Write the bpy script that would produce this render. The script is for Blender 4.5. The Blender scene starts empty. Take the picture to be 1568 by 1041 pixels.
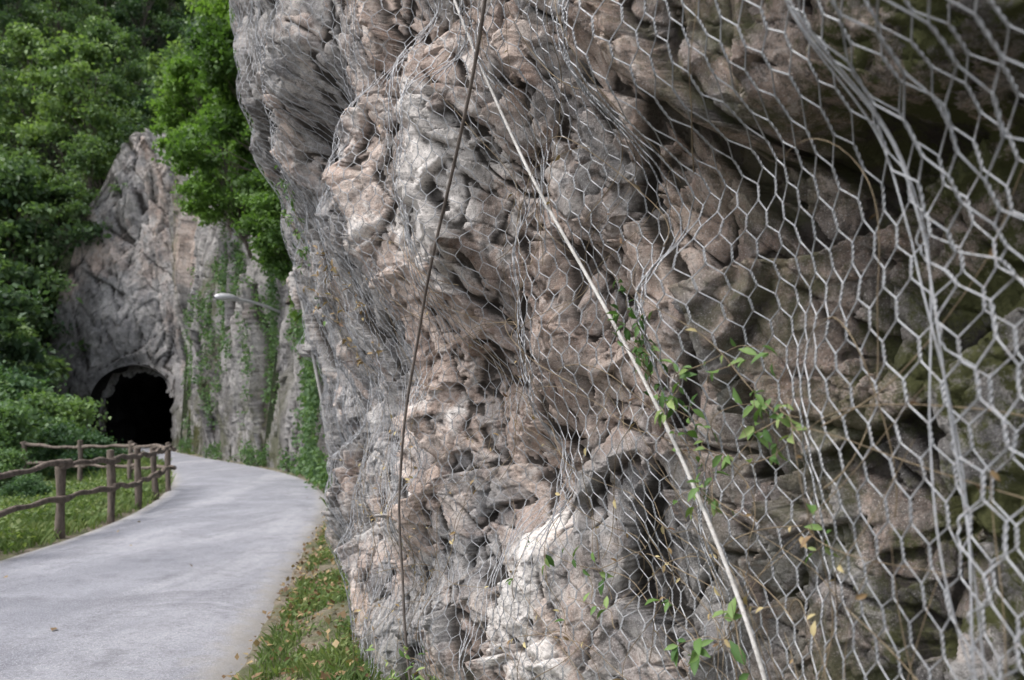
import bpy, math, numpy as np
from mathutils import Vector
rng=np.random.default_rng(11)
D=bpy.data; S=bpy.context.scene

# ------------------------------------------------------------------ noise
def hsh(ix,iy,seed):
    h=(ix.astype(np.int64)*374761393+iy.astype(np.int64)*668265263+seed*1442695041)&0xFFFFFFFF
    h=((h^(h>>13))*1274126177)&0xFFFFFFFF
    h=h^(h>>16)
    return (h&0xFFFFFF)/float(0x1000000)
def vn(x,y,seed=0):
    ix=np.floor(x);iy=np.floor(y);fx=x-ix;fy=y-iy
    fx=fx*fx*(3-2*fx);fy=fy*fy*(3-2*fy)
    a=hsh(ix,iy,seed);b=hsh(ix+1,iy,seed);c=hsh(ix,iy+1,seed);d=hsh(ix+1,iy+1,seed)
    return (a+(b-a)*fx)*(1-fy)+(c+(d-c)*fx)*fy
def fbm(x,y,seed=0,o=4):
    s=0;a=.5;t=0
    for i in range(o):
        s=s+a*vn(x*2**i+i*7.3,y*2**i-i*3.1,seed+i*17);t+=a;a*=.5
    return s/t-.5
def facet(u,v,seed,off=.4,tilt=.8,k=0.0,jit=.9,bias=0.):
    """angular cells. k=0: stepped tilted blocks; k>0: upper envelope of slanted planes"""
    iu=np.floor(u);iv=np.floor(v)
    best=np.full(u.shape,1e9);sec=np.full(u.shape,1e9);H=np.full(u.shape,-1e9);ID=np.zeros(u.shape)
    for dx in(-1,0,1):
        for dy in(-1,0,1):
            cx=iu+dx;cy=iv+dy
            px=cx+.5+jit*(hsh(cx,cy,seed)-.5);py=cy+.5+jit*(hsh(cx,cy,seed+1)-.5)
            r=hsh(cx,cy,seed+2)
            a=u-px;b=v-py
            hh=off*(r-.5)+tilt*((hsh(cx,cy,seed+3)-.5)*a+((hsh(cx,cy,seed+4)-.5)*.8+bias)*b)
            if k>0:
                hh=hh-k*np.maximum(np.abs(a)*.9+np.abs(b)*.5,np.abs(b)*1.0)
                up=hh>H
                H=np.where(up,hh,H)
            else:
                d=np.maximum(np.abs(a)+.45*b,np.maximum(np.abs(a)*.55-b*.85,np.abs(a)*.9-.2*b))
                up=d<best
                sec=np.where(up,best,np.minimum(sec,d))
                best=np.where(up,d,best);H=np.where(up,hh,H)
            ID=np.where(up,r,ID)
    return H,sec-best,ID
def sst(a,b,x):
    t=np.clip((x-a)/(b-a),0,1);return t*t*(3-2*t)
def rot(u,v,deg):
    c=math.cos(math.radians(deg));s=math.sin(math.radians(deg));return u*c-v*s,u*s+v*c
def blur(A,r):
    for ax in(0,1):
        P=np.pad(A,[(r,r) if i==ax else (0,0) for i in(0,1)],mode='edge')
        c=np.cumsum(P,axis=ax);z=np.zeros_like(np.take(c,[0],axis=ax));c=np.concatenate([z,c],axis=ax)
        n=A.shape[ax]
        A=(np.take(c,np.arange(2*r+1,2*r+1+n),axis=ax)-np.take(c,np.arange(0,n),axis=ax))/(2*r+1)
    return A
def maxf(A,r):
    for ax in(0,1):
        P=np.pad(A,[(r,r) if i==ax else (0,0) for i in(0,1)],mode='edge')
        n=A.shape[ax];B=np.take(P,np.arange(0,n),axis=ax)
        for k in range(1,2*r+1): B=np.maximum(B,np.take(P,np.arange(k,k+n),axis=ax))
        A=B
    return A

# ------------------------------------------------------------------ mesh helpers
def make_mesh(name,V,F,attrs=None,mat=None,smooth=True):
    V=np.asarray(V,dtype=np.float32).reshape(-1,3);F=np.asarray(F,dtype=np.int32)
    k=F.shape[1];me=D.meshes.new(name)
    me.vertices.add(len(V));me.vertices.foreach_set("co",V.ravel())
    me.loops.add(F.size);me.loops.foreach_set("vertex_index",F.ravel())
    me.polygons.add(len(F));me.polygons.foreach_set("loop_start",np.arange(0,F.size,k,dtype=np.int32))
    me.update(calc_edges=True)
    if smooth: me.polygons.foreach_set("use_smooth",np.ones(len(F),dtype=bool))
    if attrs:
        for n,a in attrs.items():
            at=me.attributes.new(n,'FLOAT','POINT');at.data.foreach_set("value",np.asarray(a,dtype=np.float32).ravel())
    if mat: me.materials.append(mat)
    return me
def add(name,me,parent=None,loc=None,rz=0,sc=None):
    o=D.objects.new(name,me);S.collection.objects.link(o)
    if parent: o.parent=parent
    if loc is not None:o.location=loc
    if rz:o.rotation_euler=(0,0,rz)
    if sc is not None:o.scale=(sc,sc,sc) if np.isscalar(sc) else sc
    return o
def empty(name,loc=(0,0,0)):
    o=D.objects.new(name,None);S.collection.objects.link(o);o.location=loc;o.empty_display_size=.1;return o
def gridF(R,C):
    i=np.arange(R*C).reshape(R,C)
    return np.stack([i[:-1,:-1],i[:-1,1:],i[1:,1:],i[1:,:-1]],-1).reshape(-1,4)
def unit(a): return a/(np.linalg.norm(a,axis=-1,keepdims=True)+1e-9)
def tubes(P,rad,sides=5,ref=(-.8,-.5,.15)):
    P=np.asarray(P,float)
    if P.ndim==2:P=P[None]
    W,N,_=P.shape
    T=unit(np.gradient(P,axis=1))
    r=np.broadcast_to(np.array(ref,float),T.shape)
    B=unit(np.cross(T,r));Nn=np.cross(B,T)
    a=np.linspace(0,2*math.pi,sides,endpoint=False)
    R=np.broadcast_to(np.asarray(rad,float),(W,N))[:,:,None,None]
    V=P[:,:,None,:]+R*(B[:,:,None,:]*np.cos(a)[None,None,:,None]+Nn[:,:,None,:]*np.sin(a)[None,None,:,None])
    idx=np.arange(W*N*sides).reshape(W,N,sides);nx=np.roll(idx,-1,axis=2)
    F=np.stack([idx[:,:-1],nx[:,:-1],nx[:,1:],idx[:,1:]],-1).reshape(-1,4)
    return V.reshape(-1,3),F
class Acc:
    def __init__(s): s.V=[];s.F=[];s.A=[];s.n=0
    def add(s,V,F,a=None):
        s.V.append(V);s.F.append(F+s.n);s.n+=len(V)
        s.A.append(np.zeros(len(V)) if a is None else np.broadcast_to(a,(len(V),)))
    def mesh(s,name,mat,smooth=True):
        return make_mesh(name,np.concatenate(s.V),np.concatenate(s.F),{'lv':np.concatenate(s.A)},mat,smooth)
def kites(P,L,up=.5,wr=.6,rg=rng,droop=.3):
    n=len(P)
    d=rg.normal(size=(n,3));d[:,2]-=droop;d=unit(d)
    nn=rg.normal(size=(n,3));nn[:,2]+=up*2.5;nn=unit(nn)
    s=unit(np.cross(d,nn));nn=np.cross(s,d)
    L=L[:,None]
    V=np.stack([P,P+d*L*.45+s*L*wr*.5+nn*L*.08,P+d*L-nn*L*.05,P+d*L*.45-s*L*wr*.5+nn*L*.08],1).reshape(-1,3)
    return V,np.arange(4*n).reshape(n,4)
def dleaves(P,L,d,nn,wr=.45):
    n=len(P);d=unit(d);s=unit(np.cross(d,nn));nn=np.cross(s,d);L=L[:,None]
    f=.12
    pts=[P,P+d*L*.28+s*L*wr*.42+nn*L*f,P+d*L*.62+s*L*wr*.4+nn*L*f*.6,P+d*L-nn*L*.12,P+d*L*.62-s*L*wr*.4+nn*L*f*.6,P+d*L*.28-s*L*wr*.42+nn*L*f,P+d*L*.5]
    V=np.stack(pts,1).reshape(-1,3)
    t=np.array([[0,1,6],[1,2,6],[2,3,6],[6,3,4],[6,4,5],[0,6,5]])
    F=(np.arange(n)[:,None,None]*7+t[None]).reshape(-1,3)
    return V,F

# ------------------------------------------------------------------ materials
class NT:
    def __init__(s,name):
        s.m=D.materials.new(name);s.m.use_nodes=True;s.t=s.m.node_tree;s.t.nodes.clear()
        s.out=s.n('ShaderNodeOutputMaterial')
        s.geo=s.n('ShaderNodeNewGeometry')
    def n(s,ty,**kw):
        x=s.t.nodes.new(ty)
        for k,v in kw.items(): setattr(x,k,v)
        return x
    def l(s,a,b): s.t.links.new(a,b)
    def noise(s,scale,detail=4,rough=.6,vec=None,stretch=None,dist=0):
        x=s.n('ShaderNodeTexNoise');x.inputs['Scale'].default_value=scale;x.inputs['Detail'].default_value=detail
        x.inputs['Roughness'].default_value=rough;x.inputs['Distortion'].default_value=dist
        v=vec or s.geo.outputs['Position']
        if stretch:
            mp=s.n('ShaderNodeMapping');mp.inputs['Scale'].default_value=stretch;s.l(v,mp.inputs['Vector']);v=mp.outputs['Vector']
        s.l(v,x.inputs['Vector']);return x.outputs['Fac']
    def attr(s,name):
        x=s.n('ShaderNodeAttribute');x.attribute_name=name;return x.outputs['Fac']
    def math(s,op,a,b=None,c=None,clamp=False):
        x=s.n('ShaderNodeMath',operation=op);x.use_clamp=clamp
        for i,v in enumerate((a,b,c)):
            if v is None: continue
            if isinstance(v,(int,float)): x.inputs[i].default_value=v
            else: s.l(v,x.inputs[i])
        return x.outputs[0]
    def ramp(s,f,lo,hi,a=0.,b=1.):
        x=s.n('ShaderNodeMapRange');x.interpolation_type='SMOOTHSTEP'
        x.inputs['From Min'].default_value=lo;x.inputs['From Max'].default_value=hi
        x.inputs['To Min'].default_value=a;x.inputs['To Max'].default_value=b
        s.l(f,x.inputs['Value']);return x.outputs['Result']
    def mix(s,f,a,b,mode='MIX'):
        x=s.n('ShaderNodeMix',data_type='RGBA',blend_type=mode)
        if isinstance(f,(int,float)): x.inputs[0].default_value=f
        else: s.l(f,x.inputs[0])
        for i,v in((6,a),(7,b)):
            if isinstance(v,tuple): x.inputs[i].default_value=(*v,1)
            else: s.l(v,x.inputs[i])
        return x.outputs[2]
    def bump(s,h,strength,dist,prev=None):
        b=s.n('ShaderNodeBump');b.inputs['Strength'].default_value=strength;b.inputs['Distance'].default_value=dist
        s.l(h,b.inputs['Height'])
        if prev: s.l(prev,b.inputs['Normal'])
        return b.outputs['Normal']
    def bsdf(s,col,rough=.9,metal=0,normal=None,spec=.3):
        p=s.n('ShaderNodeBsdfPrincipled')
        if isinstance(col,tuple): p.inputs['Base Color'].default_value=(*col,1)
        else: s.l(col,p.inputs['Base Color'])
        if isinstance(rough,(int,float)): p.inputs['Roughness'].default_value=rough
        else: s.l(rough,p.inputs['Roughness'])
        p.inputs['Metallic'].default_value=metal
        p.inputs['Specular IOR Level'].default_value=spec
        if normal: s.l(normal,p.inputs['Normal'])
        s.l(p.outputs[0],s.out.inputs[0]);return p

def rock_mat(name,sc=1.,bright=1.,near=True):
    m=NT(name)
    n1=m.noise(1.3/sc,5,.6,dist=.6);n2=m.noise(5/sc,6,.65);n3=m.noise(26/sc,6,.7);n4=m.noise(150/sc,4,.7)
    blk=m.attr('blk');cav=m.attr('cav');red=m.attr('red');bare=m.attr('bare');moss=m.attr('moss');darken=m.attr('darken')
    g=m.mix(m.ramp(n2,.35,.65),(.235,.23,.235),(.45,.435,.422))
    p=m.mix(m.ramp(n2,.35,.65),(.33,.245,.203),(.54,.44,.38))
    f=m.math('ADD',m.math('MULTIPLY',red,1.0),m.math('MULTIPLY',m.math('SUBTRACT',n1,.5),1.9))
    f=m.math('ADD',f,m.math('MULTIPLY',m.math('SUBTRACT',blk,.5),1.1))
    c=m.mix(m.ramp(f,.15,.65),g,p)
    rs=m.math('ADD',m.noise(4.2/sc,7,.7,dist=.6),m.math('MULTIPLY',red,.08))
    c=m.mix(m.ramp(rs,.59,.71,0,.5),c,(.38,.245,.17))
    wf=m.math('ADD',m.math('MULTIPLY',bare,.8),m.math('MULTIPLY',m.math('SUBTRACT',m.noise(3.1/sc,6,.7,dist=.8),.5),1.5))
    wf=m.math('ADD',wf,m.math('MULTIPLY',m.math('SUBTRACT',blk,.5),.6))
    c=m.mix(m.ramp(wf,.36,.58,0,.8),c,(.70,.675,.65))
    c=m.mix(m.ramp(m.noise(7/sc,8,.75,stretch=(1,1,.35),dist=1.2),.55,.62,0,.4),c,(.62,.59,.565))
    c=m.mix(m.ramp(n3,.50,.68,0,.4),c,(.60,.57,.545))
    st=m.math('ADD',m.noise(2.6/sc,7,.7,stretch=(1.6,1.6,.5 if near else .22),dist=.5),m.math('MULTIPLY',darken,.10))
    c=m.mix(m.ramp(st,.53,.69,0,.72),c,(.10,.095,.088))
    c=m.mix(m.ramp(m.math('ADD',m.noise(38/sc,6,.8),m.math('MULTIPLY',darken,.03)),.53,.63,0,.65),c,(.105,.098,.09))
    c=m.mix(m.ramp(n4,.48,.62,.0,.4),c,(.20,.18,.17))
    c=m.mix(m.ramp(m.noise(200/sc,3,.7),.55,.68,.0,.5),c,(.74,.72,.70))
    bv=m.math('MULTIPLY_ADD',blk,1.0,.50);bv=m.math('MULTIPLY',bv,m.math('MULTIPLY_ADD',darken,-.18,1.))
    hsv=m.n('ShaderNodeHueSaturation');m.l(bv,hsv.inputs['Value']);m.l(c,hsv.inputs['Color']);c=hsv.outputs[0]
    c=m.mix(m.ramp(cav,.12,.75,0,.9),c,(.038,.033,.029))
    c=m.mix(m.math('MULTIPLY',moss,m.ramp(m.noise(4/sc,8,.78),.43,.57),clamp=True),c,(.09,.095,.042))
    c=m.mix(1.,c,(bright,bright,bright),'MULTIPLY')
    nr=m.bump(n3,.8,.022*sc)
    nr=m.bump(m.noise(75/sc,6,.75),.9,.010*sc,nr)
    if near: nr=m.bump(m.noise(260,3,.7),.7,.003,nr)
    m.bsdf(c,.95,normal=nr,spec=.12)
    return m.m
def leaf_mat(name,c1,c2,c3,tr=.35,sc=.5):
    m=NT(name);lv=m.attr('lv')
    oi=m.n('ShaderNodeObjectInfo')
    n=m.noise(sc,3,.6)
    f=m.math('ADD',m.math('MULTIPLY',lv,.6),m.math('MULTIPLY',n,.5))
    f=m.math('ADD',f,m.math('MULTIPLY',m.math('SUBTRACT',oi.outputs['Random'],.4),.55))
    c=m.mix(m.ramp(f,.25,.75),c1,c2);c=m.mix(m.ramp(f,.7,1.05),c,c3)
    p=m.n('ShaderNodeBsdfPrincipled');m.l(c,p.inputs['Base Color']);p.inputs['Roughness'].default_value=.6;p.inputs['Specular IOR Level'].default_value=.3
    t=m.n('ShaderNodeBsdfTranslucent');m.l(m.mix(1.,c,(1.25,1.4,.7),'MULTIPLY'),t.inputs[0])
    mx=m.n('ShaderNodeMixShader');mx.inputs[0].default_value=tr
    m.l(p.outputs[0],mx.inputs[1]);m.l(t.outputs[0],mx.inputs[2]);m.l(mx.outputs[0],m.out.inputs[0])
    return m.m
def bark_mat(name,a,b):
    m=NT(name);n=m.noise(14,6,.7,stretch=(1,1,.25))
    c=m.mix(m.ramp(n,.3,.7),a,b);m.bsdf(c,.9,normal=m.bump(n,.7,.02));return m.m
def metal_mat(name,a,b,metal=.6,rough=.5,sc=8):
    m=NT(name);n=m.noise(sc,5,.7);n2=m.noise(90,3,.6)
    c=m.mix(m.ramp(n,.35,.65),a,b);c=m.mix(m.ramp(n2,.5,.7,0,.5),c,(.14,.11,.09))
    m.bsdf(c,rough,metal,spec=.5);return m.m

M_rock=rock_mat('cliff_limestone')
M_far=rock_mat('distant_limestone',sc=7.,bright=.88,near=False)
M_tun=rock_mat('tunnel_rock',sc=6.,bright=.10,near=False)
M_leaf=leaf_mat('forest_leaves',(.042,.08,.042),(.11,.175,.074),(.20,.285,.095),sc=.25,tr=.32)
M_leafb=leaf_mat('bright_leaves',(.06,.115,.03),(.135,.235,.052),(.25,.36,.10),tr=.38,sc=.6)
M_bush=leaf_mat('bush_leaves',(.05,.10,.05),(.115,.19,.085),(.19,.275,.105),sc=.7)
M_vine=leaf_mat('vine_leaves',(.05,.11,.03),(.12,.21,.06),(.25,.32,.12),sc=6,tr=.25)
M_grass=leaf_mat('grass_blades',(.06,.10,.037),(.125,.185,.062),(.21,.25,.10),sc=1.2)
M_dry=leaf_mat('dry_leaves',(.12,.07,.04),(.28,.20,.10),(.42,.36,.19),tr=.15,sc=9)
M_bark=bark_mat('bark',(.05,.042,.035),(.13,.11,.09))
M_wood=bark_mat('weathered_wood',(.07,.055,.046),(.19,.155,.13))
M_stem=bark_mat('dry_stems',(.12,.09,.06),(.30,.24,.16))
M_wire=metal_mat('galvanised_wire',(.26,.27,.285),(.45,.46,.48),.5,.55,sc=3)
M_cabl=metal_mat('steel_cable_pale',(.34,.33,.315),(.49,.475,.455),.3,.6)
M_cabd=metal_mat('steel_cable_rusty',(.10,.085,.075),(.20,.17,.15),.3,.7)
M_lamp=metal_mat('lamp_metal',(.5,.5,.52),(.6,.6,.62),.3,.4)

# ------------------------------------------------------------------ near cliff wall
def smooth_curve(pts,n=800):
    pts=np.array(pts,float);d=np.r_[0,np.cumsum(np.linalg.norm(np.diff(pts,axis=0),axis=1))]
    t=np.linspace(0,d[-1],n);P=np.stack([np.interp(t,d,pts[:,k]) for k in range(pts.shape[1])],1)
    w=max(3,n//45)
    for _ in range(3):
        Q=np.pad(P,((w,w),(0,0)),mode='reflect',reflect_type='odd')
        P=np.stack([np.convolve(Q[:,k],np.ones(2*w+1)/(2*w+1),'valid') for k in range(P.shape[1])],1)
    return P
WC=smooth_curve([(1.65,-.8),(1.5,.2),(1.35,.9),(1.15,1.5),(.98,1.9),(.75,2.4),(.35,3.2),(-.1,3.9),(-.75,4.9),(-1.25,6.0),(-1.75,7.5),(-2.1,9),(-2.2,10.5),(-1.9,12),(-1.2,14)])
Wu=np.r_[0,np.cumsum(np.linalg.norm(np.diff(WC,axis=0),axis=1))]
Wt=np.gradient(WC,axis=0);Wt=unit(Wt);Wn=np.stack([-Wt[:,1],Wt[:,0]],1)
def Y2u(y): return np.interp(y,WC[:,1],Wu)
def u2Y(u): return np.interp(u,Wu,WC[:,1])
def wbase(u): return np.stack([np.interp(u,Wu,WC[:,0]),np.interp(u,Wu,WC[:,1])],-1)
def wnorm(u): return unit(np.stack([np.interp(u,Wu,Wn[:,0]),np.interp(u,Wu,Wn[:,1])],-1))
ys=[-.7]
while ys[-1]<13.5:
    y=ys[-1];ys.append(y+max(.0055,.0020*y) if y>.6 else y+.02)
uu=Y2u(np.array(ys))
zz=np.r_[np.arange(-.3,4.,.0062),np.arange(4.,9.6,.014)]
U,Z=np.meshgrid(uu,zz)
def lean(z): return .17*np.maximum(z-1.9,0)-.03*np.maximum(1.9-z,0)
def rock_disp(U,Z,sc=1.,seed=0,fine=1.):
    u=U/sc;z=Z/sc
    wu=u+.11*fbm(u*1.3,z*1.3,seed+5,2)*2+.006*fbm(u*9,z*9,seed+6,2)*2
    wz=z+.11*fbm(u*1.3+9,z*1.3,seed+7,2)*2+.006*fbm(u*9+4,z*9,seed+8,2)*2
    h=.20*fbm(u*.55,z*.45,seed+1,2)*2
    a,b=rot(wu,wz,20);H,_,i1=facet(a/.66,b/1.0,seed+20,.9,1.4,k=.45,bias=.08);h=h+.66*.54*H
    a,b=rot(wu,wz,-22);H,_,i2=facet(a/.34,b/.55,seed+40,.8,1.7,k=.4);h=h-.34*.42*H
    a,b=rot(wu,wz,30);H,_,i3=facet(a/.20,b/.32,seed+70,.9,2.1,k=.36,bias=.06);h=h+.20*.54*H
    a,b=rot(wu,wz,-34);H,_,i4=facet(a/.12,b/.18,seed+60,.9,2.0,k=.38);h=h-.12*.38*H*(.35+1.0*vn(u*1.7,z*1.7,seed+2))*fine
    a,b=rot(wu,wz,14);H,e,i5=facet(a/.42,b/.62,seed+110,.16,.25);h=h+.42*.5*H-.036*(1-sst(0,.055,e))
    a,b=rot(wu,wz,58);H,e,i8=facet(a/.19,b/.30,seed+120,.13,.2);h=h+.19*.5*H-.015*(1-sst(0,.05,e))*fine
    a,b=rot(wu,wz,24);H,_,i6=facet(a/.07,b/.11,seed+75,.9,2.1,k=.36);h=h+.07*.5*H*fine
    amp=(.3+1.1*vn(u*2.1,z*2.1,seed+3))*fine
    a,b=rot(wu,wz,28);H,_,i7=facet(a/.032,b/.048,seed+80,.9,2.1,k=.36);h=h+.032*.45*H*amp
    h=h+.005*fbm(u*30,z*30,seed+9,3)
    return h*sc,i5*.25+i3*.35+i8*.2+i6*.2
YY=u2Y(U)
disp,blk=rock_disp(U,Z,fine=1.-.15*sst(4.6,6.,YY))
disp=.9*disp+.1*blur(disp,1)
disp-=disp.mean()
def blob(Y,zc,ru,rz,amp,p=2):
    uc=float(Y2u(Y));q=(np.abs((U-uc)/ru)**p+np.abs((Z-zc)/rz)**p)
    return amp*np.exp(-q)
wv=.08*fbm(U*3,Z*3,201,3)*2;U0,Z0=U,Z;U=U+wv;Z=Z+.08*fbm(U*3+3,Z*3,202,3)*2
disp+=blob(3.45,1.38,.27,.22,-.32,3)+blob(3.2,1.88,.24,.2,.18,3)+blob(3.4,.70,.36,.32,.22)+blob(3.75,2.8,.45,.5,.14,3)
disp+=blob(5.2,3.35,.45,.28,-.32,3)+blob(5.1,3.95,.5,.3,.20,3)+blob(4.7,2.6,.18,.14,-.2,3)
disp+=blob(2.0,1.45,.22,.9,-.2)+blob(2.9,.4,.3,.3,.1)
YY=u2Y(U)
side=1-sst(2.4,2.8,YY)
ledge=2.34+.10*fbm(U*2.2,Z*0,77,2)*2-.12*(2.4-YY)+.5*(YY-2.0)*sst(2.0,2.6,YY)
disp+=side*(.42*sst(-.05,.10,Z-ledge)-.08)
U,Z=U0,Z0;YY=u2Y(U)
disp+=.10*sst(.9,0,Z)*sst(3.6,4.2,YY)*sst(5.9,5.1,YY)-.46*sst(1.8,0,Z)*sst(5.4,6.8,YY)
disp=np.where(Z>8.2,disp-1.5*sst(8.2,9.6,Z)**1.5*2,disp)
tot=disp+lean(Z)
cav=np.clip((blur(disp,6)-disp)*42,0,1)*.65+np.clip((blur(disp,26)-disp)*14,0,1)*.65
B=wbase(U);Nn=wnorm(U)
dzz=.02*(fbm(disp*9+U*2.5,Z*5+U*3,501,3))*2
P=np.stack([B[...,0]+Nn[...,0]*tot,B[...,1]+Nn[...,1]*tot,Z+dzz],-1)
red=np.exp(-(((YY-3.5)/1.1)**2+((Z-2.0)/.9)**2))*.45+.22*sst(6,3.5,YY)+.06-.5*np.exp(-(((YY-3.1)/.5)**2+((Z-1.2)/.35)**2))-.35*(1-sst(1.6,2.4,YY))*sst(2.1,1.7,Z)
bare=np.exp(-(((YY-3.5)/.3)**2+((Z-.8)/.35)**2))*.6+np.exp(-(((YY-3.7)/.35)**2+((Z-2.75)/.45)**2))*.6+.15*np.exp(-(((YY-4.0)/.8)**2+((Z-2.2)/1.3)**2))+.10*sst(2.,3.2,YY)-.12*sst(4.6,6,YY)
moss=(1-sst(1.5,2.4,YY))*.95*sst(.15,.45,vn(U*2.5,Z*.8,5))+.65*(1-sst(2.0,3.0,YY))+.7*sst(.6,0,Z)
darken=.9-sst(1.9,2.9,YY)*.75-.0*sst(3,4,YY)+.4*sst(4.8,6.2,YY)  # darkens the rock colour towards the near and far ends of the wall
add('rock_cliff_wall',make_mesh('rock_cliff_wall',P,gridF(*U.shape)[:,::-1],{'blk':blk,'cav':cav,'red':red,'bare':bare,'moss':moss,'darken':darken},M_rock))

# net surface
gu=np.arange(0,Wu[-1],.03);gz=np.arange(0,9,.03)
iu=np.clip(np.searchsorted(uu,gu),0,len(uu)-1);iz=np.clip(np.searchsorted(zz,gz),0,len(zz)-1)
nd=disp[np.ix_(iz,iu)]
nd=blur(blur(maxf(nd,2),2),2)
GY=u2Y(gu)
slack=np.interp(GY,[0,1.4,1.9,2.4,3.2,4.2,14],[.50,.48,.38,.22,.06,.015,.012])
rel=np.interp(GY,[0,1.6,2.4,3.2],[.2,.35,.7,1.])
nd=nd*rel[None,:]+slack[None,:]
def samp(G,u,z):
    a=np.clip(u/.03,0,len(gu)-1.001);b=np.clip(z/.03,0,len(gz)-1.001)
    i=a.astype(int);j=b.astype(int);fa=a-i;fb=b-j
    return (G[j,i]*(1-fa)+G[j,i+1]*fa)*(1-fb)+(G[j+1,i]*(1-fa)+G[j+1,i+1]*fa)*fb
def netpos(u,z,extra=0.):
    d=samp(nd,u,z)+lean(z)+extra
    b=wbase(u);n=wnorm(u)
    return np.stack([b[...,0]+n[...,0]*d,b[...,1]+n[...,1]*d,z],-1)
def net(acc,u0,u1,z0,z1,extra,shear,ntw,turns,sides,w=.038,T=.043,d=.030,seed=1,r=.0016,loose=1.):
    per=2*(T+d);nper=int((z1-z0)/per)+1
    nw=int((u1-u0)/w)
    tt=np.linspace(0,1,ntw)
    for par in(0,1):
        I=np.arange(par,nw,2)
        uo=[];zo=[];no=[]
        for k in range(nper):
            for ph in(0,1):
                right=(ph==1) if par==0 else (ph==0)
                th=(math.pi if right else 0)+tt*2*math.pi*turns
                uo.append((1 if right else 0)*w+np.cos(th)*r*1.08);no.append(np.sin(th)*r*1.08)
                zo.append(z0+k*per+ph*(T+d)+tt*T)
        uo=np.concatenate(uo);no=np.concatenate(no);zo=np.concatenate(zo)
        Uw=u0+I[:,None]*w+uo[None];Zw=np.broadcast_to(zo[None],Uw.shape)
        Uq=Uw+.06*fbm(Uw*1.1,Zw*1.1,seed,2)*2+.040*loose*fbm(Uw*4,Zw*4,seed+4,2)+.022*loose*fbm(Uw*13,Zw*9,seed+8,1)+shear(Uw)*(Zw-1.6)
        Zq=Zw+.07*fbm(Uw*1.3+5,Zw*1.3,seed+1,2)*2+.036*loose*fbm(Uw*5,Zw*5,seed+2,2)+.016*loose*fbm(Uw*12,Zw*8,seed+12,1)
        Uq=np.clip(Uq,.05,Wu[-1]-.05)
        ex=extra+.05*loose*fbm(Uw*2.3,Zw*2.3,seed+3,2)+no[None]
        Pn=netpos(Uq,np.maximum(Zq,.02),ex)
        V,F=tubes(Pn,r,sides);acc.add(V,F)
a=Acc()
uA=float(Y2u(.1));uM=float(Y2u(3.3));uE=float(Y2u(9.3));uM=uA+round((uM-uA)/.076)*.076
sh=lambda u:np.interp(u,[uA,uM,uE],[.20,.07,.0])
net(a,uA,uM,.05,4.2,0,sh,16,2,5,seed=1,r=.0018)
net(a,uM,uE,.05,8.2,0,sh,7,1,4,seed=1,r=.0017)
add('wire_mesh_netting',a.mesh('wire_mesh_netting',M_wire))
a=Acc()
net(a,float(Y2u(.0)),float(Y2u(1.45)),.05,4.0,.10,lambda u:0*u+.24,16,2,5,seed=31,w=.041,T=.046,r=.0018,loose=2.0)
for k in range(3):
    zt=np.linspace(.02,4,300);ub=float(Y2u(1.43))+.24*(zt-1.6)+.06*fbm(zt*1.5,zt*0,31,2)+.02*np.sin(zt*(3+k*.9)+k*2)
    V,F=tubes(netpos(ub,zt,.10+.012*np.cos(zt*(7+k)+k)),.0018,5);a.add(V,F)
add('wire_mesh_netting',a.mesh('wire_mesh_netting',M_wire))

# cables
def cable(name,Ys,Zs,r,mat,extra,strands=6,pitch=.09):
    n=900;t=np.linspace(0,1,n);k=np.linspace(0,1,len(Ys))
    u=Y2u(np.interp(t,k,Ys));z=np.interp(t,k,Zs);P=netpos(u,z,extra)
    w=75
    for _ in range(2):
        Q=np.pad(P,((w,w),(0,0)),mode='reflect',reflect_type='odd')
        P=np.stack([np.convolve(Q[:,i],np.ones(2*w+1)/(2*w+1),'valid') for i in range(3)],1)
    d=np.r_[0,np.cumsum(np.linalg.norm(np.diff(P,axis=0),axis=1))]
    m=int(d[-1]/.008);s=np.linspace(0,d[-1],m);P=np.stack([np.interp(s,d,P[:,i]) for i in range(3)],1)
    T=unit(np.gradient(P,axis=0));Bv=unit(np.cross(T,np.array([-.8,-.5,.15])));Nv=np.cross(Bv,T)
    ac=Acc();V,F=tubes(P,r*.6,6);ac.add(V,F)
    for q in range(strands):
        th=2*math.pi*(s/pitch+q/strands)[:,None]
        V,F=tubes(P+r*.62*(Bv*np.cos(th)+Nv*np.sin(th)),r*.4,5);ac.add(V,F)
    add(name,ac.mesh(name,mat))
cable('steel_cable',[4.6,3.65,3.1,2.5,2.0,1.68],[6.5,3.7,2.5,1.65,1.0,.2],.0062,M_cabl,.055)
cable('steel_cable',[2.2,2.8,3.55,4.2,4.25,4.15],[5.5,3.3,2.6,1.7,.7,.05],.0072,M_cabd,.09)
P=np.array([(-1.98,9.25,-.1),(-2.04,9.25,.8),(-2.2,9.2,1.9),(-2.4,9.1,3.0)])
t=np.linspace(0,3,40);P=np.stack([np.interp(t,range(4),P[:,i]) for i in range(3)],1)
V,F=tubes(P,.022,8);add('net_anchor_post',make_mesh('net_anchor_post',V,F,None,M_cabl))

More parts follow.
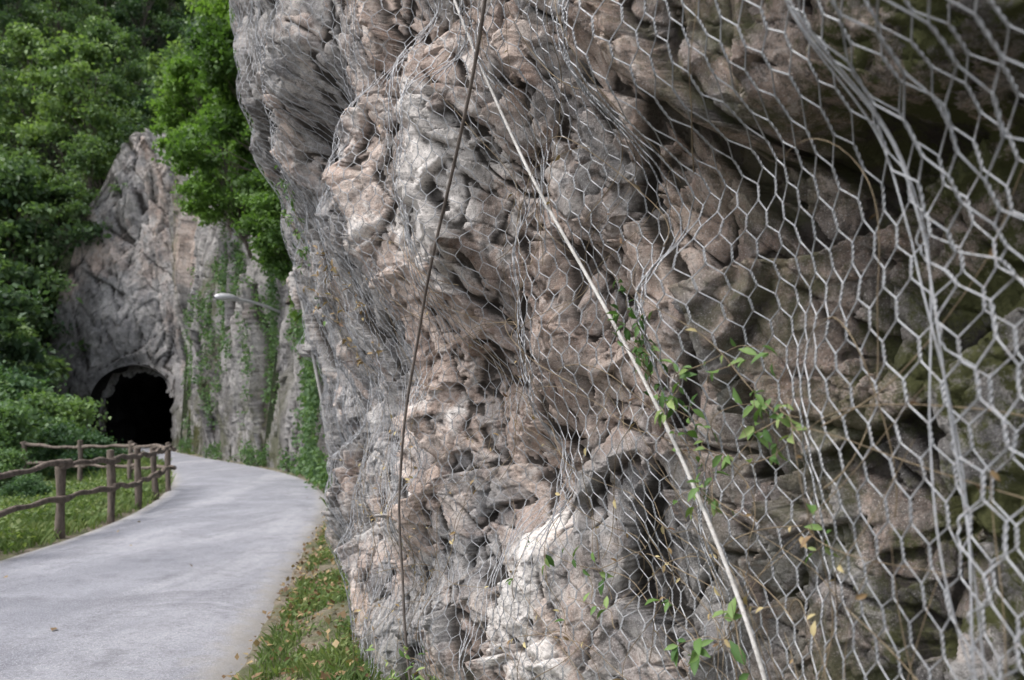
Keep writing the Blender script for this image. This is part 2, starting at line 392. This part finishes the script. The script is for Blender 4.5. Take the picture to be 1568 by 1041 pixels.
# ------------------------------------------------------------------ far cliff + hill
FC=smooth_curve([(-.9,11.5),(-2.2,14.5),(-4.0,18.6),(-5.9,23.5),(-8.9,28.9),(-12,33.6),(-15.4,39.2),(-18.6,44.6),(-20.2,48.9),(-23.6,50.5),(-26.9,50.6),(-29.5,50.0)],600)
Fu=np.r_[0,np.cumsum(np.linalg.norm(np.diff(FC,axis=0),axis=1))]
Ft=unit(np.gradient(FC,axis=0));Fn=np.stack([-Ft[:,1],Ft[:,0]],1)
us=np.arange(0,Fu[-1],.08);vs=np.linspace(0,1,320)
U,Vv=np.meshgrid(us,vs)
Hc=np.interp(us,[0,8,14,22,32,38,Fu[-1]-8,Fu[-1]-5,Fu[-1]-2.5,Fu[-1]],[7,7.5,8,9.5,13,17,20,20,15,6])+2*fbm(us*.3,us*0,3,3)
Z=Vv*Hc[None,:]-.2*(1-Vv)
dsp,blk=rock_disp(U,Z/1.4,4.,300,fine=.9);dsp-=dsp.mean()
dsp=.7*dsp+.7*fbm(U*.25,Z*.15,334,3)*2
dsp+=.14*fbm(U*1.6,Z*.9,333,5)*2
Bx=np.interp(U,Fu,FC[:,0]);By=np.interp(U,Fu,FC[:,1]);nx=np.interp(U,Fu,Fn[:,0]);ny=np.interp(U,Fu,Fn[:,1])
TX,TY=-23.6,50.3;HWd=2.75
arch=lambda x,z:np.where(z<2.6,np.abs(x-TX)/HWd,np.sqrt(((x-TX)/HWd)**2+((z-2.6)/2.6)**2))
av=arch(Bx,Z)
msk=sst(1.0,1.5,av);msk=np.where(By<46,1,msk)
low=sst(0,3,Z)
off=dsp*.8*msk*(.3+.7*low)-.06*Z+.8*sst(5,9,Z)*(By>44)
P=np.stack([Bx+nx*off,By+ny*off,Z],-1)
F=gridF(*U.shape)[:,::-1]
avn=av+.22*vn(U*1.7,Z*1.7,91)+.1*vn(U*5,Z*5,92)-.02
keep=(avn.ravel()[F]>1.0).any(axis=1)|(By.ravel()[F]<46).any(axis=1)
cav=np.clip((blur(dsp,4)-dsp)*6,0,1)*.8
red=-.02+.35*np.exp(-((Z-13)/4.5)**2)*(By>42)-.35*sst(6,2,Z)
moss=.8*sst(5,0,Z)*sst(.4,.6,vn(U*.4,Z*.2,8))+.7*sst(.5,.75,vn(U*.25,Z*.15,9))
one=np.ones_like(Z)
FP=P
add('distant_cliff',make_mesh('distant_cliff',P,F[keep],{'blk':blk*.6+.2,'cav':cav,'red':red,'bare':one*.05,'moss':moss,'darken':one*.45+.3*sst(6,2,Z)},M_far))
zs=np.r_[np.linspace(0,2.6,14),2.6+2.6*np.sin(np.linspace(.1,math.pi/2,14))]
xs=np.r_[np.full(14,HWd),HWd*np.cos(np.linspace(.1,math.pi/2,14))]
prof=np.concatenate([np.stack([-xs,zs],1),np.stack([xs,zs],1)[::-1][1:]])
dy=np.linspace(0,60,140)
jit=fbm(np.arange(len(prof))[None,:]*.35+dy[:,None]*0,dy[:,None]*.7,61,3)*.5
k=1+jit*sst(0,2,dy)[:,None]
bend=-.03*np.maximum(dy-5,0)**1.8
P=np.stack([TX+prof[None,:,0]*1.01*k+bend[:,None],TY-.7+dy[:,None]+0*k,prof[None,:,1]*1.01*k-.05],-1)
z0=np.zeros(P.shape[:2])
tn=empty('road_tunnel')
add('tunnel_lining',make_mesh('tunnel_lining',P,gridF(*z0.shape),{'blk':z0+.4,'cav':z0+.2,'red':z0+.2,'bare':z0,'moss':z0,'darken':z0+1},M_tun),tn)
HC=smooth_curve([(4,-8),(3.4,1.5),(1.9,4.5),(.6,8),(0,12),(-1.2,15.3),(-3.2,19.2),(-5.1,24.2),(-8.0,29.5),(-14.5,39.8),(-17.7,45.2),(-19.8,50.3),(-23.6,52.3),(-27,52),(-29.5,50),(-33,48.5),(-40,45.5),(-50,38),(-60,25),(-66,0)],500)
Ht=unit(np.gradient(HC,axis=0))
def crest(cx,cy):
    h=np.interp(cy,[0,12,16,23,30,40,46,52],[8.5,8.5,7,7.6,9,14,18,19])
    return np.where(cx<-25,np.interp(-cx,[25,28,31],[18,8,0.]),h)
CH=crest(HC[:,0],HC[:,1])
def hillz(x,y):
    x=np.asarray(x,float);y=np.asarray(y,float)
    d2=(x[...,None]-HC[:,0])**2+(y[...,None]-HC[:,1])**2
    i=d2.argmin(-1);d=np.sqrt(d2.min(-1))
    sx=x-HC[i,0];sy=y-HC[i,1]
    side=sx*Ht[i,1]-sy*Ht[i,0]
    b=np.where(side>0,d,-d)
    w=np.exp(-d2/ (8+d[...,None])**2);ch=(w*CH).sum(-1)/(w.sum(-1)+1e-9)
    ch=np.where(b<2.5,CH[i],ch)
    return b,np.where(b>0,ch+b*1.0+2*fbm(x*.08,y*.08,4,3),-.6)
hx=np.linspace(-150,70,240);hy=np.linspace(-10,170,200)
HX,HY=np.meshgrid(hx,hy);b,hz=hillz(HX,HY)
mg=NT('hillside_soil');mg.bsdf(mg.mix(mg.ramp(mg.noise(.8,6,.7),.35,.65),(.012,.02,.008),(.032,.042,.018)),.95,normal=mg.bump(mg.noise(1.5,6,.7),1.,.5))
F=gridF(*HX.shape)
cut=(np.abs(HX.ravel()[F]-TX-.3).min(axis=1)<3.6)&(HY.ravel()[F].min(axis=1)>44)&(hz.ravel()[F].min(axis=1)<7)
add('hillside',make_mesh('hillside',np.stack([HX,HY,hz],-1),F[~cut],None,mg.m))

# ------------------------------------------------------------------ ground and road
Rr=np.array([(-1.2,-12),(-1.25,-3),(-1.3,2),(-1.6,5),(-2.28,8.1),(-2.9,12.2),(-3.75,17),(-6.05,23.5),(-9.2,29),(-15.6,39),(-19.4,45.5),(-21.0,50.5),(-21.2,58),(-22.5,70),(-26,92)],float)
Rl=np.array([(-7,-12),(-6.5,-3),(-6.15,2),(-5.9,6),(-5.85,8.6),(-5.95,10.8),(-6.5,13.5),(-8.4,19.7),(-12.7,29.5),(-18.3,37.8),(-22.4,44.4),(-26.2,50.5),(-26.4,58),(-27,70),(-31,92)],float)
R1=smooth_curve(Rr,1400);L1=smooth_curve(Rl,1400)
w=np.linspace(0,1,41)
P2=L1[:,None,:]*(1-w)[None,:,None]+R1[:,None,:]*w[None,:,None]
s_=np.arange(1400)
edge=np.abs(w-.5)[None,:]*2+0*s_[:,None]
Zr=-.03+.05*sst(1,.93,edge)+.035*(1-edge**2)
ma=NT('asphalt');n=ma.noise(1.1,5,.6);n2=ma.noise(35,6,.8);n3=ma.noise(90,4,.8);e=ma.attr('edge')
c=ma.mix(ma.ramp(n,.3,.7),(.19,.195,.225),(.28,.285,.32))
c=ma.mix(ma.ramp(ma.noise(.45,5,.7,stretch=(1.5,.3,1),dist=.5),.45,.65,0,.6),c,(.40,.40,.43))
c=ma.mix(ma.ramp(ma.noise(.9,6,.75,dist=1.),.50,.62,0,.55),c,(.15,.15,.175))
c=ma.mix(ma.ramp(ma.noise(9,6,.8),.45,.7,0,.55),c,(.14,.14,.165))
c=ma.mix(ma.ramp(n2,.5,.66,0,.65),c,(.11,.11,.12));c=ma.mix(ma.ramp(n3,.52,.66,0,.8),c,(.58,.58,.60))
c=ma.mix(ma.ramp(ma.noise(120,3,.8),.56,.66,0,.7),c,(.07,.07,.075))
ef=ma.math('ADD',e,ma.math('MULTIPLY',ma.math('SUBTRACT',ma.noise(4,6,.7),.5),.4))
c=ma.mix(ma.ramp(ef,.80,1.0,0,.75),c,(.30,.28,.25))
c=ma.mix(ma.ramp(ma.noise(1.6,8,.8),.56,.66,0,.5),c,(.13,.13,.145))
ma.bsdf(c,.82,normal=ma.bump(n3,.9,.008,ma.bump(n2,.6,.012)),spec=.3)
V=np.concatenate([P2,Zr[...,None]],-1)
add('road',make_mesh('road',V,gridF(1400,41)[:,::-1],{'edge':edge},ma.m))
gx=np.r_[-400,-250,np.linspace(-150,-30,60),np.linspace(-29,-8,90),np.linspace(-7.9,.5,110),np.linspace(1,4,10),np.linspace(6,60,12),200,400]
gy=np.r_[-400,-200,-60,np.linspace(-20,0,20),np.linspace(.1,14,150),np.linspace(14.2,60,180),np.linspace(64,150,20),400]
GX,GYy=np.meshgrid(gx,gy)
def road_x(y): return np.interp(y,L1[:,1],L1[:,0]),np.interp(y,R1[:,1],R1[:,0])
def gz_(x,y):
    lx,rx=road_x(y)
    wob=.16*fbm(x*1.2+y*.7,y*1.5,55,4)*2
    out=np.maximum(lx-x,0);outr=np.maximum(x-rx,0)
    inn=np.minimum(x-lx,rx-x)+wob
    z=.012+.06*fbm(x*1.5,y*1.5,12,4)*2*sst(0,.5,out+outr)+.012*fbm(x*9,y*9,13,3)
    z=z-.10*sst(-.05,.3,inn)
    z=z-.35*sst(1.2,5,out)*sst(26,18,y)+.10*sst(.1,.8,out)*sst(2.,1.,out)
    z=z+.12*sst(.1,.7,outr)
    return z
GZ=gz_(GX,GYy)
mgd=NT('ground_soil_grass');n=mgd.noise(1.6,6,.65);n2=mgd.noise(18,6,.7)
c=mgd.mix(mgd.ramp(n,.4,.6),(.08,.09,.04),(.20,.17,.13));c=mgd.mix(mgd.ramp(n2,.45,.65,0,.6),c,(.085,.07,.052))
c=mgd.mix(mgd.ramp(mgd.noise(60,4,.8),.56,.68,0,.6),c,(.33,.31,.28))
mgd.bsdf(c,.95,normal=mgd.bump(n2,.9,.04))
add('ground',make_mesh('ground',np.stack([GX,GYy,GZ],-1),gridF(*GX.shape),None,mgd.m))

def blades(x,y,h,zf=gz_,w=.010,rg=rng):
    n=len(x);z=zf(x,y)-.01
    a=rg.uniform(0,2*math.pi,n);bd=rg.uniform(.1,.8,n)*h
    b_=np.stack([x,y,z],1);dx=np.stack([np.cos(a),np.sin(a),0*a],1);sx=np.stack([-np.sin(a),np.cos(a),0*a],1)
    ww=(w*(.7+.8*rg.random(n)))[:,None]*np.clip(y/9,.6,4)[:,None]
    up=np.array([0,0,1.])
    V=np.stack([b_-sx*ww*.5,b_+sx*ww*.5,b_+dx*(bd*.35)[:,None]+up*(h*.6)[:,None]+sx*ww*.4,b_+dx*bd[:,None]+up*(h)[:,None]*.92],1).reshape(-1,3)
    return V,np.arange(4*n).reshape(n,4)
a=Acc()
def scat(n,x0,x1,y0,y1,cond):
    x=rng.uniform(x0,x1,n);y=rng.uniform(y0,y1,n);k=cond(x,y);return x[k],y[k]
def onL(x,y):
    lx,rx=road_x(y);d=lx-x
    return (d>-.1)&(rng.random(len(x))<sst(-.1,.35,d+.5*fbm(x*2,y*2,6,3)))
def onR(x,y):
    lx,rx=road_x(y);d=x-rx
    return (d>.0)&(vn(x*2.2,y*1.6,16)+.35*vn(x*7,y*7,17)+rng.normal(size=len(x))*.06+.15*sst(.3,1.,d)>.60)&(d>.08)
for n,box,cd,hh in((110000,(-13,-5.5,6,21),onL,(.05,.20)),(60000,(-24,-8,19,48),onL,(.1,.4)),(110000,(-3.5,.3,3.0,13),onR,(.02,.11)),(20000,(-22,-3,13,47),onR,(.1,.4))):
    x,y=scat(n,*box,cd);h=rng.uniform(hh[0],hh[1],len(x))*(.5+1.*vn(x*.8,y*.8,9))
    V,F=blades(x,y,h);a.add(V,F,np.repeat(np.clip(rng.random(len(x))*.7+.5*fbm(x*1.3,y*1.3,71,3)*2+.15,0,1),4))
for n,box,cd,L,hh in((60000,(-13,-5.8,6,21),onL,(.04,.10),.25),(38000,(-3.2,.3,3.0,13),onR,(.02,.055),.09)):
    x,y=scat(n,*box,cd);k=vn(x*1.1,y*1.1,19)>.42;x=x[k];y=y[k]
    z=gz_(x,y)+rng.random(len(x))*hh*(.4+vn(x*2,y*2,3))
    V,F=kites(np.stack([x,y,z],1),rng.uniform(*L,len(x)),up=1.2,wr=.6);a.add(V,F,np.repeat(rng.random(len(x)),4))
add('verge_grass',a.mesh('verge_grass',M_grass))
a=Acc();x,y=scat(7000,-3.2,.2,3.0,13,lambda x,y:(x>road_x(y)[1]-.05)&(vn(x*2,y*2,44)>.25))
V,F=kites(np.stack([x,y,gz_(x,y)+rng.uniform(.02,.08,len(x))],1),rng.uniform(.025,.07,len(x)),up=2.5,wr=.7,droop=0);a.add(V,F,np.repeat(rng.random(len(x)),4))
x,y=scat(16,-6,-1.2,4.5,20,lambda x,y:(x<road_x(y)[1]-.1)&(x>road_x(y)[0]+.1))
V,F=kites(np.stack([x,y,x*0+.062],1),rng.uniform(.04,.08,len(x)),up=3,wr=.7,droop=0);a.add(V,F,np.repeat(.3+rng.random(len(x))*.6,4))
add('fallen_leaves',a.mesh('fallen_leaves',M_dry))

# ------------------------------------------------------------------ fence
fx=[(-5.95,5.2),(-6.02,7.2),(-6.08,9.1),(-6.22,10.97),(-6.44,12.8),(-6.94,14.8),(-7.42,16.6),(-8.03,18.6),(-9.4,19.6),(-11.0,20.3),(-12.8,20.9)]
fen=empty('wooden_fence');ap=Acc()
for i,(x,y) in enumerate(fx):
    z0=float(gz_(np.array([x]),np.array([y]))[0]);t=np.linspace(0,1,9)
    lean_=rng.normal(size=2)*.02
    P=np.stack([x+lean_[0]*t+.008*np.sin(t*7+i),y+lean_[1]*t,z0-.2+t*(1.12+.2-z0+rng.uniform(-.03,.05))],1)
    V,F=tubes(P,.062*(1+.12*np.sin(t*9+i*2)),9,ref=(1,0,0.01));ap.add(V,F)
    top=P[-1];ring=V[-9:]
    ap.add(np.concatenate([ring,[top+np.array([0,0,.012])]]),np.array([[k,(k+1)%9,9,9] for k in range(9)]))
add('posts',ap.mesh('posts',M_wood),fen)
ar=Acc()
for zr,zn in((1.03,0),(.55,1)):
    for i in range(len(fx)-1):
        A=np.array([*fx[i],zr+rng.normal()*.02]);B_=np.array([*fx[i+1],zr+rng.normal()*.02])
        d=unit(B_-A);A=A-d*.15;B_=B_+d*.15;t=np.linspace(0,1,24)[:,None]
        P=A+(B_-A)*t;P[:,2]+=.035*np.sin(t[:,0]*5+i*1.7+zn)*rng.uniform(.4,1.3)+.012*np.sin(t[:,0]*17+i);P[:,:2]+=np.array([.07,-.01])*(1 if i<8 else .5)
        V,F=tubes(P,(.047+.01*np.sin(t[:,0]*6+i)+.004*np.sin(t[:,0]*23))*(1-.2*t[:,0]),8,ref=(0,0,1));ar.add(V,F)
        for e_,s_i in((P[0],V[:8]),(P[-1],V[-8:])):
            ar.add(np.concatenate([s_i,[e_]]),np.array([[k,(k+1)%8,8,8] for k in range(8)]))
add('rails',ar.mesh('rails',M_wood),fen)

# ------------------------------------------------------------------ trees
def tree_parts(seed,h,cr,nleaf,ls,tr,clumps=45,low=.25,cl=.85,mat=None):
    rg=np.random.default_rng(seed);at=Acc()
    t=np.linspace(0,1,12);wob=np.cumsum(rg.normal(size=(12,2))*.05*h/12*1.5,axis=0)
    Pt=np.stack([wob[:,0],wob[:,1],-.5+t*(h*.85+.5)],1)
    V,F=tubes(Pt,tr*(1-.85*t),8,ref=(1,0,.01));at.add(V,F)
    c=[]
    while len(c)<clumps:
        p=rg.uniform(-1,1,3);q=np.linalg.norm(p)
        if q<1 and q>.35: c.append(p*np.array([cr,cr,h*(1-low)/2])+np.array([0,0,h*(low+(1-low)/2)]))
    c=np.array(c);c[:,:2]*=(1.15-.45*np.abs((c[:,2:3]/h-.45)/.55))
    for p in c:
        k=np.clip(p[2]/h-.22,.12,.95);b0=np.array([np.interp(k,t,Pt[:,i]) for i in range(3)])
        s=np.linspace(0,1,7)[:,None];Q=b0+(p-b0)*s+np.array([0,0,1])*np.sin(s*math.pi)*.08*h*.4+rg.normal(size=(7,3))*.04*cr*.3
        V,F=tubes(Q,(tr*.3*(1-.85*s[:,0])),5,ref=(.3,.2,.9));at.add(V,F)
    wgt=rg.uniform(.4,1.6,clumps);ci=rg.choice(clumps,nleaf,p=wgt/wgt.sum())
    rad=(cl*rg.uniform(.6,1.3,clumps))[ci]
    g=rg.normal(size=(nleaf,3))*.5;g[:,2]*=.5
    P=c[ci]+g*rad[:,None]
    V,F=kites(P,ls*rg.uniform(.6,1.35,nleaf),up=.7,wr=.62,rg=rg,droop=.4)
    lv=np.clip(rg.uniform(0,1,clumps)[ci]*.5+.5*rg.random(nleaf),0,1)
    al=Acc();al.add(V,F,np.repeat(lv,4))
    return at.mesh('trunk_and_limbs',M_bark),al.mesh('crown',mat)
forest=[tree_parts(100+i,9+1.2*i,2.6+.25*i,8000,.32,.14,clumps=34+4*i,low=.12,cl=.85,mat=M_leaf) for i in range(5)]
near=[tree_parts(200+i,5.5,2.1,13000,.18,.08,clumps=42,low=.15,cl=.5,mat=M_leafb) for i in range(3)]
bushes=[tree_parts(300+i,3.0,1.6,9000,.15,.04,clumps=38,low=.02,cl=.55,mat=M_bush) for i in range(3)]
def put(name,parts,loc,sc=1,rz=0,parent=None,tilt=(0,0)):
    if parent is None:
        e=empty(name,loc);e.scale=(sc,)*3;e.rotation_euler=(tilt[0],tilt[1],rz)
        add('trunk_and_limbs',parts[0],e);add('crown',parts[1],e)
    else:
        for nm,pp in(('trunk_and_limbs',parts[0]),('crown',parts[1])):
            o=add(nm,pp,parent,loc,0,sc);o.rotation_euler=(tilt[0],tilt[1],rz)
ff=empty('hillside_forest')
pts=[];tries=0
while tries<5000:
    tries+=1
    y=rng.uniform(14,118);x=rng.uniform(-.95*y,-.14*y)
    if all((x-p[0])**2+(y-p[1])**2>(2.9+ .014*y)**2 for p in pts): pts.append((x,y))
pts=np.array(pts);b,hz=hillz(pts[:,0],pts[:,1])
k=(b>.8)
for (x,y),z in zip(pts[k],hz[k]):
    s=rng.uniform(.6,1.15)
    put('',forest[rng.integers(5)],(x,y,z-1.2),s,rng.uniform(0,6.28),ff,(rng.normal()*.06,rng.normal()*.06))
print('forest trees',k.sum())
for i,(x,y,s) in enumerate([(-20.6,30,1.0),(-24.5,35.5,1.1),(-28.5,40,1.1),(-27.5,43,.8),(-32,44,1.1),(-30.5,47.5,.8),(-34,38,1.1),(-25,29,1.0),(-31.8,49.5,1.15),(-33.5,50.5,1.25),(-30.6,50.5,1.2)]):
    z_=float(hillz(np.array([x]),np.array([y]))[1][0]) if y>49 else -.4
    put('deciduous_tree',forest[i%5 if y<49 else 4],(x,y,max(z_,-.4)-.5),s,rng.uniform(0,6))
for i,(x,y,z,s,ti) in enumerate([(-5.9,21.5,7.2,.9,(.2,-.35)),(-6.2,22.5,10.,1.1,(.2,-.3)),(-7.2,25.5,7.0,.9,(.2,-.3)),(-4.6,19.5,7.6,.85,(.2,-.3)),(-5.6,20.3,11.3,1.1,(.1,-.3)),(-9.6,28.8,8.0,.9,(.1,-.25)),(-5.3,20.5,4.6,.65,(.2,-.5)),(-6.7,24.6,4.6,.65,(.2,-.5)),(-6.4,23.3,5.4,.85,(.2,-.5)),(-11.8,33.5,9.6,.8,(.1,-.3)),(-13.2,36.5,12.5,1.0,(.1,-.3)),(-15.6,41,15.,1.0,(.1,-.2)),(-5.1,19.6,3.4,.5,(.2,-.5))]):
    put('maple_tree',near[i%3],(x,y,z),s,i*1.3,None,ti)
for i,(x,y,s) in enumerate([(-14.2,21.5,.9),(-12.9,23.3,.7),(-15.8,24,1.2),(-14.9,26,1.0),(-17.9,26,1.5),(-17.4,29,1.2),(-19.9,31,1.2),(-22.4,34,1.3),(-24.5,37,1.2),(-27,41,1.3),(-29.0,45,1.3),(-29.6,48.3,1.2),(-12.5,19.4,.5),(-13.5,18.6,.6),(-10.5,17.5,.35)]):
    put('roadside_bush',bushes[i%3],(x,y,-.5),s,i*2.1)
# ivy hanging down the far cliff
Pg=FP.reshape(-1,3);cu=U.ravel()
czz=Pg[:,2];dens=.55*vn(cu*.45,czz*.12,401)+.35*vn(cu*1.6,czz*.7,402)+.3*vn(cu*4,czz*2.5,403)-.03*np.abs(czz-4.5)+.22*sst(20,11,cu)+.22*sst(1.2,.3,czz)
cand=np.where((cu<Fu[-1]-12)&(dens>.70)&(czz>.1))[0]
sel=rng.choice(cand,min(28000,2*len(cand)))
nv=np.stack([np.interp(cu[sel],Fu,Fn[:,0]),np.interp(cu[sel],Fu,Fn[:,1]),0*cu[sel]],1)
Pl=Pg[sel]+nv*rng.uniform(.02,.3,len(sel))[:,None]+rng.normal(size=(len(sel),3))*.07
V,F=kites(Pl,rng.uniform(.08,.17,len(sel)),up=.4,wr=.7,droop=.8);a=Acc();a.add(V,F,np.repeat(rng.random(len(sel))*.6,4))
add('cliff_ivy',a.mesh('cliff_ivy',M_bush))

# ------------------------------------------------------------------ lamp on far cliff
lp=empty('wall_lamp')
t=np.linspace(0,1,14)[:,None];A=np.array([-7.8,29.8,5.3]);B_=np.array([-9.75,28.0,5.85])
P=A+(B_-A)*t;P[:,2]+=.22*np.sin(t[:,0]*math.pi*.8)
V,F=tubes(P,.05,8,ref=(0,0,1));add('bracket_arm',make_mesh('bracket_arm',V,F,None,M_lamp),lp)
d=unit(B_-A);d[2]=0;t=np.linspace(0,1,12);P=B_+np.array([0,0,.10])+d*(t[:,None]*.9-.15)
V,F=tubes(P,.19*np.sqrt(np.clip(np.sin(.12+t*2.9),0,1)),12,ref=(0,0,1));V[:,2]=np.where(V[:,2]<P[0,2]-.04,P[0,2]-.04,V[:,2])
add('housing',make_mesh('housing',V,F,None,M_lamp),lp)

# ------------------------------------------------------------------ plants on the net
def vine(name,Yc,zc,sy,sz,ns,nl,L,extra=.03,mat=M_vine,rg=rng,stem=.0016,dry=.0):
    st=Acc();LV=[];e=empty(name)
    for s in range(ns):
        n=30;t=np.linspace(0,1,n)
        u0=float(Y2u(Yc))+rg.normal()*sy*.5;z0=zc+rg.normal()*sz*.4-sz*.3
        a0=rg.uniform(.2,math.pi-.2);ln=rg.uniform(.5,1.3)*max(sy,sz)
        cu=rg.normal()*1.4
        an=a0+cu*t+.25*np.sin(t*9+s)
        u=u0+np.cumsum(np.cos(an))*ln/n;z=np.maximum(z0+np.cumsum(np.sin(an))*ln/n,.05)
        P=netpos(u,z,extra*rg.uniform(-.6,1.6)+.02*np.sin(t*8+s)+.03*t)
        V,F=tubes(P,stem*(1.2-.7*t),4);st.add(V,F)
        LV.append(P[rg.integers(3,n,nl)])
    add('stems',st.mesh('stems',M_stem),e)
    P=np.concatenate(LV);n=len(P)
    d=rg.normal(size=(n,3));d[:,2]-=.35;d+=np.array([-.3,-.2,0]);nn=rg.normal(size=(n,3))*.5+np.array([-.6,-.5,.7])
    V,F=dleaves(P,L*rg.uniform(.5,1.25,n),d,nn)
    al=Acc();al.add(V,F,np.repeat(rg.random(n),7));add('leaves',al.mesh('leaves',mat),e)
vine('climbing_plant',2.6,1.80,.28,.25,10,8,.042,.05)
vine('climbing_plant',2.25,1.6,.3,.3,15,8,.045,.04)
vine('climbing_plant',2.9,.95,.4,.12,5,4,.05,.06)
vine('climbing_plant',2.3,.9,.3,.15,6,5,.06,.06)
vine('climbing_plant',4.2,.3,.25,.2,10,9,.045,.1)
vine('ivy_patch',6.6,3.1,.5,.6,12,12,.06,.05)
vine('ivy_patch',6.0,3.9,.4,.4,6,8,.05,.05)
vine('ivy_patch',5.3,2.4,.5,.6,12,8,.045,.03,M_dry)
vine('dry_climber',2.4,1.0,.8,.9,44,2,.03,.02,M_dry,stem=.0015)
vine('dry_climber',1.6,1.2,.7,1.2,28,1,.028,-.02,M_dry,stem=.0015)
vine('dry_climber',4.6,.8,1.4,.9,30,4,.03,.03,M_dry,stem=.0015)
vine('dry_climber',3.3,2.3,1.2,1.2,30,1,.03,.02,M_dry,stem=.0015)

# ------------------------------------------------------------------ light, world, camera
el,azx,azy=math.radians(58),-.92,-.39
sd=Vector((azx*math.cos(el),azy*math.cos(el),math.sin(el)))
sl=D.lights.new('sun','SUN');sl.energy=2.6;sl.angle=math.radians(18);sl.color=(1,.965,.925)
so=D.objects.new('sun',sl);S.collection.objects.link(so);so.rotation_euler=sd.to_track_quat('Z','Y').to_euler()
W=D.worlds.new("World");S.world=W;W.use_nodes=True
nt=W.node_tree;bg=nt.nodes['Background'];sk=nt.nodes.new('ShaderNodeTexSky');sk.sky_type='NISHITA';sk.sun_disc=False
sk.sun_elevation=el;sk.sun_rotation=math.atan2(azx,azy);sk.dust_density=3;sk.air_density=1
hs=nt.nodes.new('ShaderNodeHueSaturation');hs.inputs['Saturation'].default_value=.45;hs.inputs['Value'].default_value=2.5
nt.links.new(sk.outputs[0],hs.inputs['Color']);nt.links.new(hs.outputs[0],bg.inputs[0]);bg.inputs[1].default_value=.15
cam=D.cameras.new('camera');co=D.objects.new('camera',cam);S.collection.objects.link(co);S.camera=co
co.location=(0,0,1.6);co.rotation_euler=(math.radians(90),0,0)
cam.lens=28;cam.sensor_width=36;cam.shift_y=(650-522.5)/1568;cam.clip_start=.05;cam.clip_end=1500
cam.dof.use_dof=True;cam.dof.focus_distance=3.4;cam.dof.aperture_fstop=3.0
S.view_settings.view_transform='Standard';S.view_settings.look='None';S.view_settings.exposure=0
